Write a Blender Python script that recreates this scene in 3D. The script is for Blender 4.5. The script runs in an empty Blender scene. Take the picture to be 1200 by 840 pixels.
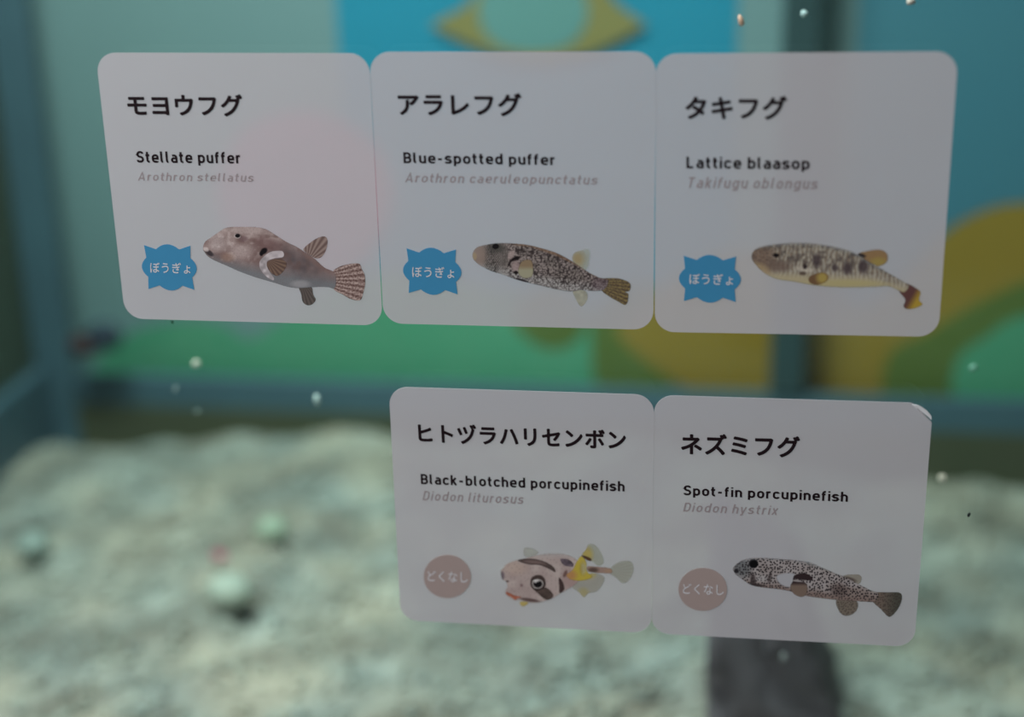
import bpy, bmesh, math, random
import numpy as np
from mathutils import Vector, Matrix

random.seed(7)
NP = np.random.RandomState(11)
sc = bpy.context.scene
COL = sc.collection

# ------------------------------------------------------------------ camera
# the labels' glass is the plane y = 0, the tank lies behind it (y > 0), z is up
Z0 = 0.34
CAM = Vector((0.07734, -0.51947, 0.1898 + Z0))
FPX = 1765.83
B = Matrix(((0.9900120188495445, -0.026387754571217385, 0.13849147606310752),
            (0.13917860443239338, 0.3395887786365341, -0.9302197468837127),
            (-0.022483740829774113, 0.9402037799503022, 0.3398695831719328)))
cam_d = bpy.data.cameras.new('camera')
cam = bpy.data.objects.new('camera', cam_d)
COL.objects.link(cam)
cam.matrix_world = Matrix.Translation(CAM) @ B.to_4x4()
cam_d.sensor_width = 36.0
cam_d.lens = FPX / 1200 * 36
cam_d.clip_start = 0.02
cam_d.dof.use_dof = True
cam_d.dof.focus_distance = 0.560
cam_d.dof.aperture_fstop = 3.1
sc.camera = cam

# ------------------------------------------------------------------ world, lights, exposure
world = bpy.data.worlds.new('room_light')
sc.world = world
world.use_nodes = True
world.node_tree.nodes['Background'].inputs[0].default_value = (0.55, 0.60, 0.62, 1)
world.node_tree.nodes['Background'].inputs[1].default_value = 0.16

def area(name, loc, aim, sx, sy, power, color):
    d = bpy.data.lights.new(name, 'AREA')
    d.shape = 'RECTANGLE'; d.size = sx; d.size_y = sy; d.energy = power; d.color = color
    o = bpy.data.objects.new(name, d)
    COL.objects.link(o)
    o.location = loc
    o.rotation_euler = (Vector(aim) - Vector(loc)).to_track_quat('-Z', 'Y').to_euler()
    return o

area('tank_and_fill_light', (-0.26, 0.06, 1.22), (-0.12, 0.55, 0.25), 0.50, 0.16, 13.0, (0.97, 1.0, 0.98))
area('tank_and_fill_light', (-0.30, 0.10, 0.86), (-0.25, 0.14, 0.0), 0.30, 0.14, 1.5, (0.96, 1.0, 0.97))  # unseen fill lamp, added to brighten the gravel at lower left
area('room_light', (-0.75, -0.80, 0.98), (0, 0, Z0), 0.5, 0.5, 9.3, (1.0, 0.975, 1.0))

sc.view_settings.view_transform = 'Standard'
sc.view_settings.look = 'None'
sc.view_settings.exposure = 0.0
sc.view_settings.gamma = 1.0
sc.view_settings.use_curve_mapping = False
sc.cycles.transparent_max_bounces = 24
sc.cycles.sample_clamp_indirect = 4.0

# ------------------------------------------------------------------ measuring
def at(x, y, Y=0.0):
    """world point on the vertical plane y = Y seen at photo pixel (x, y)"""
    d = B @ Vector(((x - 600) / FPX, -(y - 420) / FPX, -1))
    return CAM + d * ((Y - CAM.y) / d.y)

def at_np(P, Y=0.0):
    P = np.asarray(P, float)
    b = np.array(B)
    d = np.stack([(P[:, 0] - 600) / FPX, -(P[:, 1] - 420) / FPX, -np.ones(len(P))], 1) @ b.T
    t = (Y - CAM.y) / d[:, 1]
    return np.array(CAM) + d * t[:, None]

def lin(c):
    c = np.asarray(c, float) / 255.0
    return np.where(c <= 0.04045, c / 12.92, ((c + 0.055) / 1.055) ** 2.4)

ILL = 0.58          # how bright a white print shows under the room light in the photo
def ink(*c):        # print colour whose appearance was read off the photo
    return tuple(float(v) for v in np.clip(lin(c) / ILL, 0.002, 0.9))

# ------------------------------------------------------------------ materials
def nodemat(name):
    m = bpy.data.materials.new(name); m.use_nodes = True
    nt = m.node_tree
    for n in list(nt.nodes): nt.nodes.remove(n)
    out = nt.nodes.new('ShaderNodeOutputMaterial')
    return m, nt, out

def principled(name, col, rough=0.6, noise=0.0, nscale=40, bump=0.0, spec=0.4, col2=None):
    m, nt, out = nodemat(name)
    p = nt.nodes.new('ShaderNodeBsdfPrincipled')
    p.inputs['Roughness'].default_value = rough
    p.inputs['Specular IOR Level'].default_value = spec
    tc = nt.nodes.new('ShaderNodeTexCoord')
    nz = nt.nodes.new('ShaderNodeTexNoise'); nz.inputs['Scale'].default_value = nscale
    nz.inputs['Detail'].default_value = 4
    nt.links.new(tc.outputs['Object'], nz.inputs['Vector'])
    mx = nt.nodes.new('ShaderNodeMix'); mx.data_type = 'RGBA'
    c2 = col2 if col2 else tuple(min(1, v * (1 - noise)) for v in col)
    mx.inputs['A'].default_value = (*col, 1); mx.inputs['B'].default_value = (*c2, 1)
    nt.links.new(nz.outputs['Fac'], mx.inputs['Factor'])
    nt.links.new(mx.outputs['Result'], p.inputs['Base Color'])
    if bump:
        b = nt.nodes.new('ShaderNodeBump'); b.inputs['Strength'].default_value = bump
        b.inputs['Distance'].default_value = 0.004
        nt.links.new(nz.outputs['Fac'], b.inputs['Height']); nt.links.new(b.outputs['Normal'], p.inputs['Normal'])
    nt.links.new(p.outputs[0], out.inputs[0])
    return m

def sheet_material():
    """white semi-opaque vinyl: mostly diffuse, a little light comes through"""
    m, nt, out = nodemat('vinyl')
    tc = nt.nodes.new('ShaderNodeTexCoord')
    nz = nt.nodes.new('ShaderNodeTexNoise'); nz.inputs['Scale'].default_value = 30
    nt.links.new(tc.outputs['Object'], nz.inputs['Vector'])
    cr = nt.nodes.new('ShaderNodeMix'); cr.data_type = 'RGBA'
    cr.inputs['A'].default_value = (0.815, 0.785, 0.81, 1); cr.inputs['B'].default_value = (0.845, 0.815, 0.84, 1)
    nt.links.new(nz.outputs['Fac'], cr.inputs['Factor'])
    p = nt.nodes.new('ShaderNodeBsdfPrincipled'); p.inputs['Roughness'].default_value = 0.5
    p.inputs['Specular IOR Level'].default_value = 0.25
    nt.links.new(cr.outputs['Result'], p.inputs['Base Color'])
    tl = nt.nodes.new('ShaderNodeBsdfTranslucent'); nt.links.new(cr.outputs['Result'], tl.inputs['Color'])
    tr = nt.nodes.new('ShaderNodeBsdfTransparent')
    m1 = nt.nodes.new('ShaderNodeMixShader'); m1.inputs[0].default_value = 0.12
    m2 = nt.nodes.new('ShaderNodeMixShader'); m2.inputs[0].default_value = 0.36
    nt.links.new(p.outputs[0], m1.inputs[1]); nt.links.new(tl.outputs[0], m1.inputs[2])
    nt.links.new(m1.outputs[0], m2.inputs[1]); nt.links.new(tr.outputs[0], m2.inputs[2])
    nt.links.new(m2.outputs[0], out.inputs[0])
    return m

def print_material():
    """printed picture: colour and coverage stored per point"""
    m, nt, out = nodemat('picture_print')
    a = nt.nodes.new('ShaderNodeVertexColor'); a.layer_name = 'ink'
    p = nt.nodes.new('ShaderNodeBsdfPrincipled'); p.inputs['Roughness'].default_value = 0.55
    p.inputs['Specular IOR Level'].default_value = 0.2
    nt.links.new(a.outputs['Color'], p.inputs['Base Color'])
    nt.links.new(a.outputs['Alpha'], p.inputs['Alpha'])
    nt.links.new(p.outputs[0], out.inputs[0])
    return m

def flat_ink(name, col, alpha=1.0):
    m = principled(name, col, 0.5, 0.06, 200, spec=0.2)
    m.node_tree.nodes['Principled BSDF'].inputs['Alpha'].default_value = alpha
    return m

def glass_material(name, tint, rough=0.0, ior=1.45):
    m, nt, out = nodemat(name)
    # Schlick reflectance from the angle of view, alike on both faces of the thin pane
    geo = nt.nodes.new('ShaderNodeNewGeometry')
    dot = nt.nodes.new('ShaderNodeVectorMath'); dot.operation = 'DOT_PRODUCT'
    nt.links.new(geo.outputs['Normal'], dot.inputs[0]); nt.links.new(geo.outputs['Incoming'], dot.inputs[1])
    def mth(op, a, b=None):
        n = nt.nodes.new('ShaderNodeMath'); n.operation = op
        nt.links.new(a, n.inputs[0])
        if b is not None: n.inputs[1].default_value = b
        return n.outputs[0]
    inv = nt.nodes.new('ShaderNodeMath'); inv.operation = 'SUBTRACT'; inv.inputs[0].default_value = 1.0
    nt.links.new(mth('ABSOLUTE', dot.outputs['Value']), inv.inputs[1])
    r0 = ((ior - 1) / (ior + 1)) ** 2
    fres = mth('ADD', mth('MULTIPLY', mth('POWER', inv.outputs[0], 5.0), 1 - r0), r0)
    tr = nt.nodes.new('ShaderNodeBsdfTransparent'); tr.inputs[0].default_value = (*tint, 1)
    gl = nt.nodes.new('ShaderNodeBsdfGlossy'); gl.inputs['Roughness'].default_value = rough
    tc = nt.nodes.new('ShaderNodeTexCoord')
    nz = nt.nodes.new('ShaderNodeTexNoise'); nz.inputs['Scale'].default_value = 9
    nt.links.new(tc.outputs['Object'], nz.inputs['Vector'])
    bp = nt.nodes.new('ShaderNodeBump'); bp.inputs['Strength'].default_value = 0.02; bp.inputs['Distance'].default_value = 0.001
    nt.links.new(nz.outputs['Fac'], bp.inputs['Height']); nt.links.new(bp.outputs['Normal'], gl.inputs['Normal'])
    mx = nt.nodes.new('ShaderNodeMixShader')
    nt.links.new(fres, mx.inputs[0]); nt.links.new(tr.outputs[0], mx.inputs[1]); nt.links.new(gl.outputs[0], mx.inputs[2])
    nt.links.new(mx.outputs[0], out.inputs[0])
    return m

def water_material():
    m, nt, out = nodemat('water')
    tr = nt.nodes.new('ShaderNodeBsdfTransparent')
    ab = nt.nodes.new('ShaderNodeVolumeAbsorption')
    ab.inputs['Color'].default_value = (0.42, 0.84, 0.82, 1); ab.inputs['Density'].default_value = 0.45
    nt.links.new(tr.outputs[0], out.inputs['Surface']); nt.links.new(ab.outputs[0], out.inputs['Volume'])
    return m

def attr_material(name, layer, rough, bump=0.3):
    m, nt, out = nodemat(name)
    a = nt.nodes.new('ShaderNodeVertexColor'); a.layer_name = layer
    p = nt.nodes.new('ShaderNodeBsdfPrincipled'); p.inputs['Roughness'].default_value = rough
    tc = nt.nodes.new('ShaderNodeTexCoord')
    nz = nt.nodes.new('ShaderNodeTexNoise'); nz.inputs['Scale'].default_value = 160
    nt.links.new(tc.outputs['Object'], nz.inputs['Vector'])
    bp = nt.nodes.new('ShaderNodeBump'); bp.inputs['Strength'].default_value = bump; bp.inputs['Distance'].default_value = 0.002
    nt.links.new(nz.outputs['Fac'], bp.inputs['Height']); nt.links.new(bp.outputs['Normal'], p.inputs['Normal'])
    nt.links.new(a.outputs['Color'], p.inputs['Base Color']); nt.links.new(p.outputs[0], out.inputs[0])
    return m

M = {
    'vinyl': sheet_material(),
    'backing': principled('backing', (0.93, 0.93, 0.95), 0.5, 0.03, 60),
    'print': print_material(),
    'black_ink': flat_ink('black_ink', (0.018, 0.008, 0.011)),
    'grey_ink': flat_ink('grey_ink', (0.42, 0.355, 0.36), 1.0),
    'blue_ink': flat_ink('blue_ink', ink(56, 122, 158)),
    'rose_ink': flat_ink('rose_ink', ink(148, 133, 128)),
    'white_ink': flat_ink('white_ink', (0.85, 0.84, 0.86)),
    'glass': glass_material('glass', (0.955, 0.985, 0.975)),
    'side_glass': glass_material('side_glass', (0.80, 0.9, 0.88), 0.05),
    'water': water_material(),
    'silicone': principled('silicone', (0.075, 0.145, 0.18), 0.5, 0.3, 20, col2=(0.06, 0.11, 0.14)),
    'dark_silicone': principled('dark_silicone', (0.040, 0.080, 0.085), 0.5, 0.3, 20),
    'side_board': principled('side_board', (0.045, 0.075, 0.055), 0.8, 0.5, 6, col2=(0.085, 0.11, 0.075)),
    'shaded_sand': principled('shaded_sand', (0.060, 0.072, 0.035), 0.9, 0.4, 14, col2=(0.09, 0.085, 0.05)),  # dark olive: the shade over the sand is put into this colour
    'outer': principled('outer', (0.03, 0.033, 0.035), 0.6, 0.3, 20),
    'dark_rock': principled('dark_rock', (0.17, 0.15, 0.17), 0.8, 0.5, 25, 0.6, col2=(0.10, 0.075, 0.085)),
    'brown_rubber': principled('brown_rubber', (0.06, 0.02, 0.022), 0.6, 0.3, 60),
    'navy_rubber': principled('navy_rubber', (0.02, 0.035, 0.06), 0.6, 0.3, 60),
    'stone': attr_material('stone', 'tone', 0.75),
    'substrate': principled('substrate', (0.36, 0.36, 0.30), 0.95, 0.5, 40, 0.5),
    'pale_paint': principled('pale_paint', (0.27, 0.365, 0.385), 0.7, 0.1, 5),
    'sky_paint': principled('sky_paint', (0.022, 0.32, 0.50), 0.7, 0.05, 5, col2=(0.018, 0.28, 0.43)),
    'deep_paint': principled('deep_paint', (0.07, 0.23, 0.34), 0.7, 0.1, 7, col2=(0.09, 0.25, 0.32)),
    'ochre_paint': principled('ochre_paint', (0.40, 0.29, 0.10), 0.7, 0.2, 9),
    'orange_paint': principled('orange_paint', (0.50, 0.26, 0.025), 0.7, 0.2, 5),
    'green_paint': principled('green_paint', (0.12, 0.43, 0.25), 0.7, 0.1, 6),
    'olive_paint': principled('olive_paint', (0.17, 0.21, 0.035), 0.7, 0.2, 10),
    'pink_paint': principled('pink_paint', (0.85, 0.22, 0.34), 0.7, 0.1, 6),
    'mint_paint': principled('mint_paint', (0.19, 0.36, 0.35), 0.7, 0.1, 6),
}

# ------------------------------------------------------------------ object helpers
def tag(o, label=None, cat=None, group=None, kind=None):
    if label: o['label'] = label
    if cat: o['category'] = cat
    if group: o['group'] = group
    if kind: o['kind'] = kind
    return o

def link_mesh(name, verts, faces, mat, parent=None, smooth=False):
    me = bpy.data.meshes.new(name)
    off = parent_world(parent)
    me.from_pydata([tuple(Vector(v) - off) for v in verts], [], faces)
    me.materials.append(mat); me.update()
    if smooth: me.polygons.foreach_set('use_smooth', [True] * len(me.polygons))
    o = bpy.data.objects.new(name, me); COL.objects.link(o)
    if parent: o.parent = parent
    return o

def parent_world(p):
    v = Vector((0, 0, 0))
    while p is not None:
        v = v + p.location; p = p.parent
    return v

def empty(name, loc, parent=None):
    o = bpy.data.objects.new(name, None); COL.objects.link(o)
    o.empty_display_size = 0.02
    o.location = Vector(loc) - parent_world(parent)
    if parent: o.parent = parent
    return o

def bm_object(name, bm, mat, parent=None, smooth=False):
    bmesh.ops.recalc_face_normals(bm, faces=bm.faces[:])
    off = parent_world(parent)
    bmesh.ops.translate(bm, verts=bm.verts[:], vec=-off)
    me = bpy.data.meshes.new(name); bm.to_mesh(me); bm.free()
    me.materials.append(mat)
    if smooth: me.polygons.foreach_set('use_smooth', [True] * len(me.polygons))
    o = bpy.data.objects.new(name, me); COL.objects.link(o)
    if parent: o.parent = parent
    return o

def box(name, lo, hi, mat, parent=None, bevel=0.0):
    bm = bmesh.new()
    bmesh.ops.create_cube(bm, size=1.0)
    for v in bm.verts:
        v.co = Vector([(lo[i] + hi[i]) / 2 + v.co[i] * (hi[i] - lo[i]) for i in range(3)])
    if bevel:
        bmesh.ops.bevel(bm, geom=bm.edges[:], offset=bevel, segments=2, affect='EDGES', profile=0.5)
    return bm_object(name, bm, mat, parent)

def slab(name, pts, y0, y1, mat, parent=None):
    """flat outline (list of (x, z)) given real thickness between y0 (front) and y1"""
    bm = bmesh.new()
    vs = [bm.verts.new((p[0], y0, p[1])) for p in pts]
    f = bm.faces.new(vs)
    r = bmesh.ops.extrude_face_region(bm, geom=[f])
    for g in r['geom']:
        if isinstance(g, bmesh.types.BMVert): g.co.y = y1
    bmesh.ops.triangulate(bm, faces=[q for q in bm.faces if len(q.verts) > 4])
    return bm_object(name, bm, mat, parent)

def spline(pts, n=6):
    P = np.asarray(pts, float); N = len(P); out = []
    for i in range(N):
        a, b, c, d = P[i - 1], P[i], P[(i + 1) % N], P[(i + 2) % N]
        for t in np.arange(n) / n:
            out.append(0.5 * (2 * b + (c - a) * t + (2 * a - 5 * b + 4 * c - d) * t * t + (3 * b - a - 3 * c + d) * t ** 3))
    return np.array(out)

# ------------------------------------------------------------------ the setting: tank and its panes
YB = 0.60           # inner face of the back pane
XL, XR = -0.491, 0.56
ZT = 0.78
def struct(o): o['kind'] = 'structure'; return o

struct(box('window_1', (XL - 0.02, 0.0, 0.0), (XR + 0.02, 0.010, ZT), M['glass']))['label'] = 'clear front pane of the fish tank that carries the labels'
struct(box('window_2', (XL - 0.02, YB, 0.0), (XR + 0.02, YB + 0.010, ZT), M['glass']))['label'] = 'clear rear pane of the fish tank'
struct(box('wall_left', (XL - 0.020, 0.0105, 0.0), (XL, YB - 0.0005, ZT), M['side_board']))
struct(box('wall_right', (XR, 0.0105, 0.0), (XR + 0.020, YB - 0.0005, ZT), M['side_board']))
struct(box('floor', (XL - 0.02, -0.02, -0.03), (XR + 0.02, YB + 0.05, 0.0), M['outer']))
ZS = 0.118          # top of the strip along the foot of the back pane
def vz(x, y, Y=YB): return at(x, y, Y)
struct(box('trim_1', (XL + 0.0005, YB - 0.010, 0.002), (XL + 0.034, YB - 0.0005, ZT - 0.01), M['silicone'], None, 0.002))
struct(box('trim_2', (XL + 0.0345, YB - 0.010, 0.002), (XR - 0.0005, YB - 0.0005, 0.100), M['silicone'], None, 0.002))
struct(box('shade_strip', (XL + 0.035, YB - 0.0125, 0.002), (XR - 0.001, YB - 0.0102, 0.074), M['shaded_sand'], None, 0.0008))  # dark strip added for the shaded sand below the back strip
struct(box('trim_3', (XL + 0.0005, 0.0115, 0.002), (XL + 0.012, YB - 0.011, ZS - 0.012), M['silicone'], None, 0.002))
sx = (at(940, 30, YB).x + at(921, 430, YB).x) / 2
struct(box('trim_4', (sx - 0.0135, YB - 0.014, 0.1005), (sx + 0.0135, YB - 0.0005, ZT - 0.01), M['dark_silicone'], None, 0.003))
# water
w = box('water', (XL + 0.0002, 0.0102, 0.001), (XR - 0.0002, YB - 0.0002, ZT - 0.03), M['water'])
tag(w, 'faintly teal clear water filling the whole fish tank', 'water', kind='stuff')

# ------------------------------------------------------------------ picture board behind the tank
YM = YB + 0.024
board = empty('mural_board', ((XL + XR) / 2, YM, 0.0))
tag(board, 'painted backdrop board behind the tank with blue sky, green field and orange hill', 'mural')
LAYER = [0]
def paint(name, px, mat, label=None, smooth=True, layer=None):
    P = spline(px, 5) if smooth else np.asarray(px, float)
    W = at_np(P, YM)
    LAYER[0] += 1
    k = layer if layer is not None else LAYER[0]
    o = slab(name, [(w_[0], w_[2]) for w_ in W], YM - 0.0006 * k, YM - 0.0006 * k + 0.0005, mat, board)
    if label: o['label'] = label
    return o
pa = box('panel', (XL - 0.02, YM, 0.0), (XR + 0.02, YM + 0.008, ZT), M['pale_paint'], board)
zt = ZT
def rect(name, x0, x1, y1, mat, label, x1b=None, x0b=None):
    """upright rectangle from the board's top down to photo row y1"""
    a, b = at(x0, 30, YM), at(x1, 30, YM)
    zb = at((x0 + x1) / 2, y1, YM).z
    LAYER[0] += 1
    y = YM - 0.0006 * LAYER[0]
    o = slab(name, [(a.x, zb), (b.x, zb), (b.x, ZT - 0.02), (a.x, ZT - 0.02)], y, y + 0.0005, mat, board)
    o['label'] = label
    return o
rect('sky_panel', 395, 864, 420, M['sky_paint'], 'bright blue sky panel')
rect('sky_panel', 1006, 1560, 430, M['deep_paint'], 'deeper blue sky panel')
paint('sun_disc', [(365, 130), (440, 170), (460, 240), (420, 310), (350, 330), (280, 290), (255, 220), (290, 150)], M['pink_paint'], 'pink disc')
paint('green_field', [(40, 470), (95, 440), (150, 392), (215, 375), (262, 380), (292, 396), (325, 378), (400, 330), (480, 318),
                      (560, 335), (640, 350), (720, 380), (760, 470), (700, 520), (400, 540), (100, 540)], M['green_paint'], 'green field')
paint('olive_mound', [(602, 375), (620, 396), (645, 408), (672, 400), (688, 375), (670, 345), (640, 335), (612, 350)], M['olive_paint'], 'olive mound')
paint('olive_slope', [(694, 400), (700, 360), (760, 330), (800, 400), (790, 450), (740, 470), (700, 450)], M['olive_paint'], 'olive slope')
paint('orange_hill', [(724, 388), (760, 350), (830, 300), (900, 296), (960, 330), (1010, 360), (1060, 320), (1110, 268), (1180, 238), (1260, 250), (1330, 330),
                      (1330, 380), (1180, 380), (1120, 405), (1060, 425), (1040, 470), (900, 500), (800, 450)], M['orange_paint'], 'orange hill')
paint('olive_bush', [(1040, 415), (1090, 385), (1150, 350), (1230, 320), (1320, 330), (1330, 460), (1200, 480), (1050, 480)], M['olive_paint'], 'olive bush')
paint('green_bush', [(1120, 420), (1150, 395), (1185, 372), (1230, 365), (1290, 390), (1290, 470), (1130, 470)], M['green_paint'], 'green bush')
paint('fish_emblem', [(505, 28), (545, 8), (580, -35), (635, -50), (690, -40), (725, 5), (758, 28), (725, 46), (690, 62), (635, 72), (580, 62), (545, 48)],
      M['ochre_paint'], 'ochre pointed oval', False)
paint('emblem_disc', [(562, 12), (580, -28), (625, -42), (668, -30), (690, 10), (672, 48), (625, 60), (580, 48)], M['mint_paint'], 'pale mint disc inside the ochre oval')

# ------------------------------------------------------------------ gravel
def hash2(ix, iy, s=0):
    h = (ix.astype(np.int64) * 374761393 + iy.astype(np.int64) * 668265263 + s * 1442695041) & 0x7fffffff
    h = ((h ^ (h >> 13)) * 1274126177) & 0x7fffffff
    return ((h ^ (h >> 16)) & 0xffff) / 65535.0
def vnoise(x, y, s=0):
    x = np.asarray(x, float); y = np.asarray(y, float)
    ix, iy = np.floor(x), np.floor(y); fx, fy = x - ix, y - iy
    fx = fx * fx * (3 - 2 * fx); fy = fy * fy * (3 - 2 * fy)
    a, b = hash2(ix, iy, s), hash2(ix + 1, iy, s); c, d = hash2(ix, iy + 1, s), hash2(ix + 1, iy + 1, s)
    return (a * (1 - fx) + b * fx) * (1 - fy) + (c * (1 - fx) + d * fx) * fy
def ghz(x, y):
    """height of the gravel bed"""
    x = np.asarray(x, float); y = np.asarray(y, float)
    a, b = x * 0.80 + y * 0.60, y * 0.80 - x * 0.60
    h = 0.050 + 0.022 * (vnoise(x * 8, y * 8, 3) - 0.5) + 0.013 * (vnoise(a * 18, b * 30, 4) - 0.5) + 0.006 * (vnoise(a * 48, b * 60, 5) - 0.5)
    h = h + 0.012 * np.clip((x + 0.40) / 0.2, 0, 1) * np.clip(1 - (x - 0.0) / 0.3, 0, 1)
    return h - 0.020 * np.clip((x - 0.1) / 0.1, 0, 1) + 0.0 * y

def tone(x, y):
    """natural colour of the sand: patches of pale shell grit, olive and grey grit"""
    a, b = x * 0.80 + y * 0.60, y * 0.80 - x * 0.60
    z = 0.50 * vnoise(a * 22, b * 40, 9) + 0.32 * vnoise(a * 52 + 7, b * 64, 12) + 0.18 * vnoise(a * 110, b * 110, 13)
    z = np.clip((z - 0.5) * 1.9 + 0.5, 0, 1)
    h = vnoise(a * 26 + 4, b * 30, 15)[:, None]
    dark = np.clip((0.34 - z) / 0.25, 0, 1)[:, None]
    c = np.array((0.50, 0.42, 0.325)) * h + np.array((0.37, 0.385, 0.35)) * (1 - h)
    c = c * (0.48 + 0.62 * z)[:, None]
    return c * (1 - 0.35 * dark) + np.array((0.20, 0.16, 0.12)) * 0.35 * dark
def heightfield():
    nx, ny = 330, 186
    xs = np.linspace(XL + 0.001, XR - 0.001, nx); ys = np.linspace(0.0110, YB - 0.001, ny)
    X, Y = np.meshgrid(xs, ys); Z = ghz(X, Y) - 0.006
    Z = Z + 0.0016 * (vnoise(X * 130, Y * 130, 31) - 0.5) + 0.0010 * (vnoise(X * 260, Y * 260, 32) - 0.5)
    V = np.stack([X.ravel(), Y.ravel(), Z.ravel()], 1).tolist()
    F = [(j * nx + i, j * nx + i + 1, (j + 1) * nx + i + 1, (j + 1) * nx + i) for j in range(ny - 1) for i in range(nx - 1)]
    o = link_mesh('sand_bed', V, F, M['stone'], None, True)
    c = tone(X.ravel(), Y.ravel()) * (0.86 + 0.28 * NP.rand(X.size))[:, None]
    a = o.data.color_attributes.new('tone', 'FLOAT_COLOR', 'POINT')
    a.data.foreach_set('color', np.clip(np.column_stack([c, np.ones(len(c))]), 0, 1).ravel())
    tag(o, 'pale sand bed under the gravel on the tank bottom', 'sand', kind='stuff')
heightfield()

def ico(sub):
    bm = bmesh.new(); bmesh.ops.create_icosphere(bm, subdivisions=sub, radius=1.0)
    v = np.array([q.co[:] for q in bm.verts]); f = np.array([[q.index for q in g.verts] for g in bm.faces]); bm.free()
    return v, f
PAL = np.array([(0.60, 0.62, 0.52), (0.50, 0.60, 0.55), (0.66, 0.66, 0.54), (0.36, 0.40, 0.34), (0.28, 0.26, 0.22),
                (0.45, 0.50, 0.42), (0.70, 0.74, 0.68), (0.52, 0.48, 0.36), (0.34, 0.44, 0.44)])
def gravel():
    v0, f0 = ico(2)
    n = 6500
    X = NP.uniform(XL + 0.018, XR - 0.02, n); Y = NP.uniform(0.030, YB - 0.024, n)
    R = 0.0018 + 0.0034 * NP.rand(n) ** 2
    Zc = ghz(X, Y) - 0.006 + R * 0.30
    Vs, Fs, Cs = [], [], []
    T = tone(X, Y)
    for i in range(n):
        s = NP.uniform(0.6, 1.25, 3) * R[i]; s[2] *= 0.6
        a = NP.uniform(0, 6.28); c, d = math.cos(a), math.sin(a)
        j = 1 + 0.16 * np.sin(v0 @ NP.uniform(-3, 3, 3) + a)
        q = v0 * s * j[:, None]
        q = np.stack([q[:, 0] * c - q[:, 1] * d, q[:, 0] * d + q[:, 1] * c, q[:, 2]], 1) + (X[i], Y[i], Zc[i])
        Vs.append(q); Fs.append(f0 + i * len(v0))
        k = PAL[NP.choice(9, p=[.17, .18, .15, .09, .05, .11, .11, .07, .07])]
        col = 0.70 * T[i] * NP.uniform(0.85, 1.3) + 0.22 * k
        Cs.append(np.repeat(np.append(col, 1.0)[None], len(v0), 0))
    V = np.concatenate(Vs); F = np.concatenate(Fs); C = np.clip(np.concatenate(Cs), 0, 1)
    me = bpy.data.meshes.new('gravel')
    me.vertices.add(len(V)); me.vertices.foreach_set('co', V.ravel())
    me.loops.add(F.size); me.loops.foreach_set('vertex_index', F.ravel().astype(np.int32))
    me.polygons.add(len(F)); me.polygons.foreach_set('loop_start', (np.arange(len(F)) * 3).astype(np.int32))
    me.update(calc_edges=True)
    at_ = me.color_attributes.new('tone', 'FLOAT_COLOR', 'POINT'); at_.data.foreach_set('color', C.ravel())
    me.polygons.foreach_set('use_smooth', [True] * len(me.polygons))
    me.materials.append(M['stone'])
    o = bpy.data.objects.new('gravel', me); COL.objects.link(o)
    tag(o, 'pale greenish gravel covering the tank bottom', 'gravel', kind='stuff')
gravel()

def floor_at(px, py, z):
    d = B @ Vector(((px - 600) / FPX, -(py - 420) / FPX, -1))
    return CAM + d * ((z - CAM.z) / d.z)

def pebble(name, px, py, r, col, label, cat='stone', flat=0.7, group=None, seed=1):
    p = floor_at(px, py, 0.055)
    z = float(ghz(p.x, p.y)) + 0.004
    p = floor_at(px, py, z + r * flat)
    rs = np.random.RandomState(seed)
    bm = bmesh.new(); bmesh.ops.create_icosphere(bm, subdivisions=3, radius=1.0)
    k = rs.uniform(-2.5, 2.5, (3, 3))
    for v in bm.verts:
        c = np.array(v.co); s = 1 + 0.09 * sum(math.sin(float(c @ k[i]) + i) for i in range(3))
        v.co = Vector((p.x + c[0] * r * s, p.y + c[1] * r * s * 0.85, z + r * flat * 0.8 + c[2] * r * flat * s))
    o = bm_object(name, bm, principled(name + '_mat', col, 0.7, 0.25, 120, 0.3), None, True)
    return tag(o, label, cat, group)
pebble('pebble', 270, 686, 0.0130, (0.56, 0.60, 0.50), 'pale rounded pebble on the gravel, lower left', seed=2)
pebble('pebble', 257, 650, 0.0050, (0.75, 0.18, 0.28), 'small pink pebble on the gravel, lower left', seed=3)
pebble('pebble', 316, 617, 0.0110, (0.48, 0.56, 0.42), 'light green-tinged pebble on the gravel left of the lower labels', seed=4)
pebble('pebble', 38, 636, 0.0120, (0.42, 0.48, 0.43), 'pale teal pebble on the gravel near the left wall of the tank', seed=5)

# dark rock standing at the lower right, behind the spot-fin label
def dark_rock():
    a = floor_at(823, 838, 0.05); b = floor_at(1000, 838, 0.05)
    y0 = a.y; w_ = b.x - a.x
    bm = bmesh.new(); bmesh.ops.create_cube(bm, size=1.0)
    bmesh.ops.subdivide_edges(bm, edges=bm.edges[:], cuts=7, use_grid_fill=True)
    for v in bm.verts:
        x, y, z = v.co
        n = vnoise([x * 4 + y * 3 + 9], [z * 4 - y * 2 + 5], 21)[0] - 0.5
        n2 = vnoise([x * 9 + 3], [z * 9 + y * 8], 22)[0] - 0.5
        u = z + 0.5
        right = w_ * (1.0 - 0.42 * u)
        X = a.x + 0.002 + (x + 0.5) * right + (0.012 * n if x > 0 else 0.003 * n)
        Y = y0 + 0.05 + y * 0.10 + 0.02 * n2
        Z = 0.02 + u * 0.125 - (x + 0.5) * u * 0.03 + 0.01 * n2 * (u > 0.5)
        v.co = (X, Y, Z)
    o = bm_object('rock', bm, M['dark_rock'], None, True)
    tag(o, 'dark grey-violet rock with a steep left face on the gravel, lower right', 'rock')
dark_rock()

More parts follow.
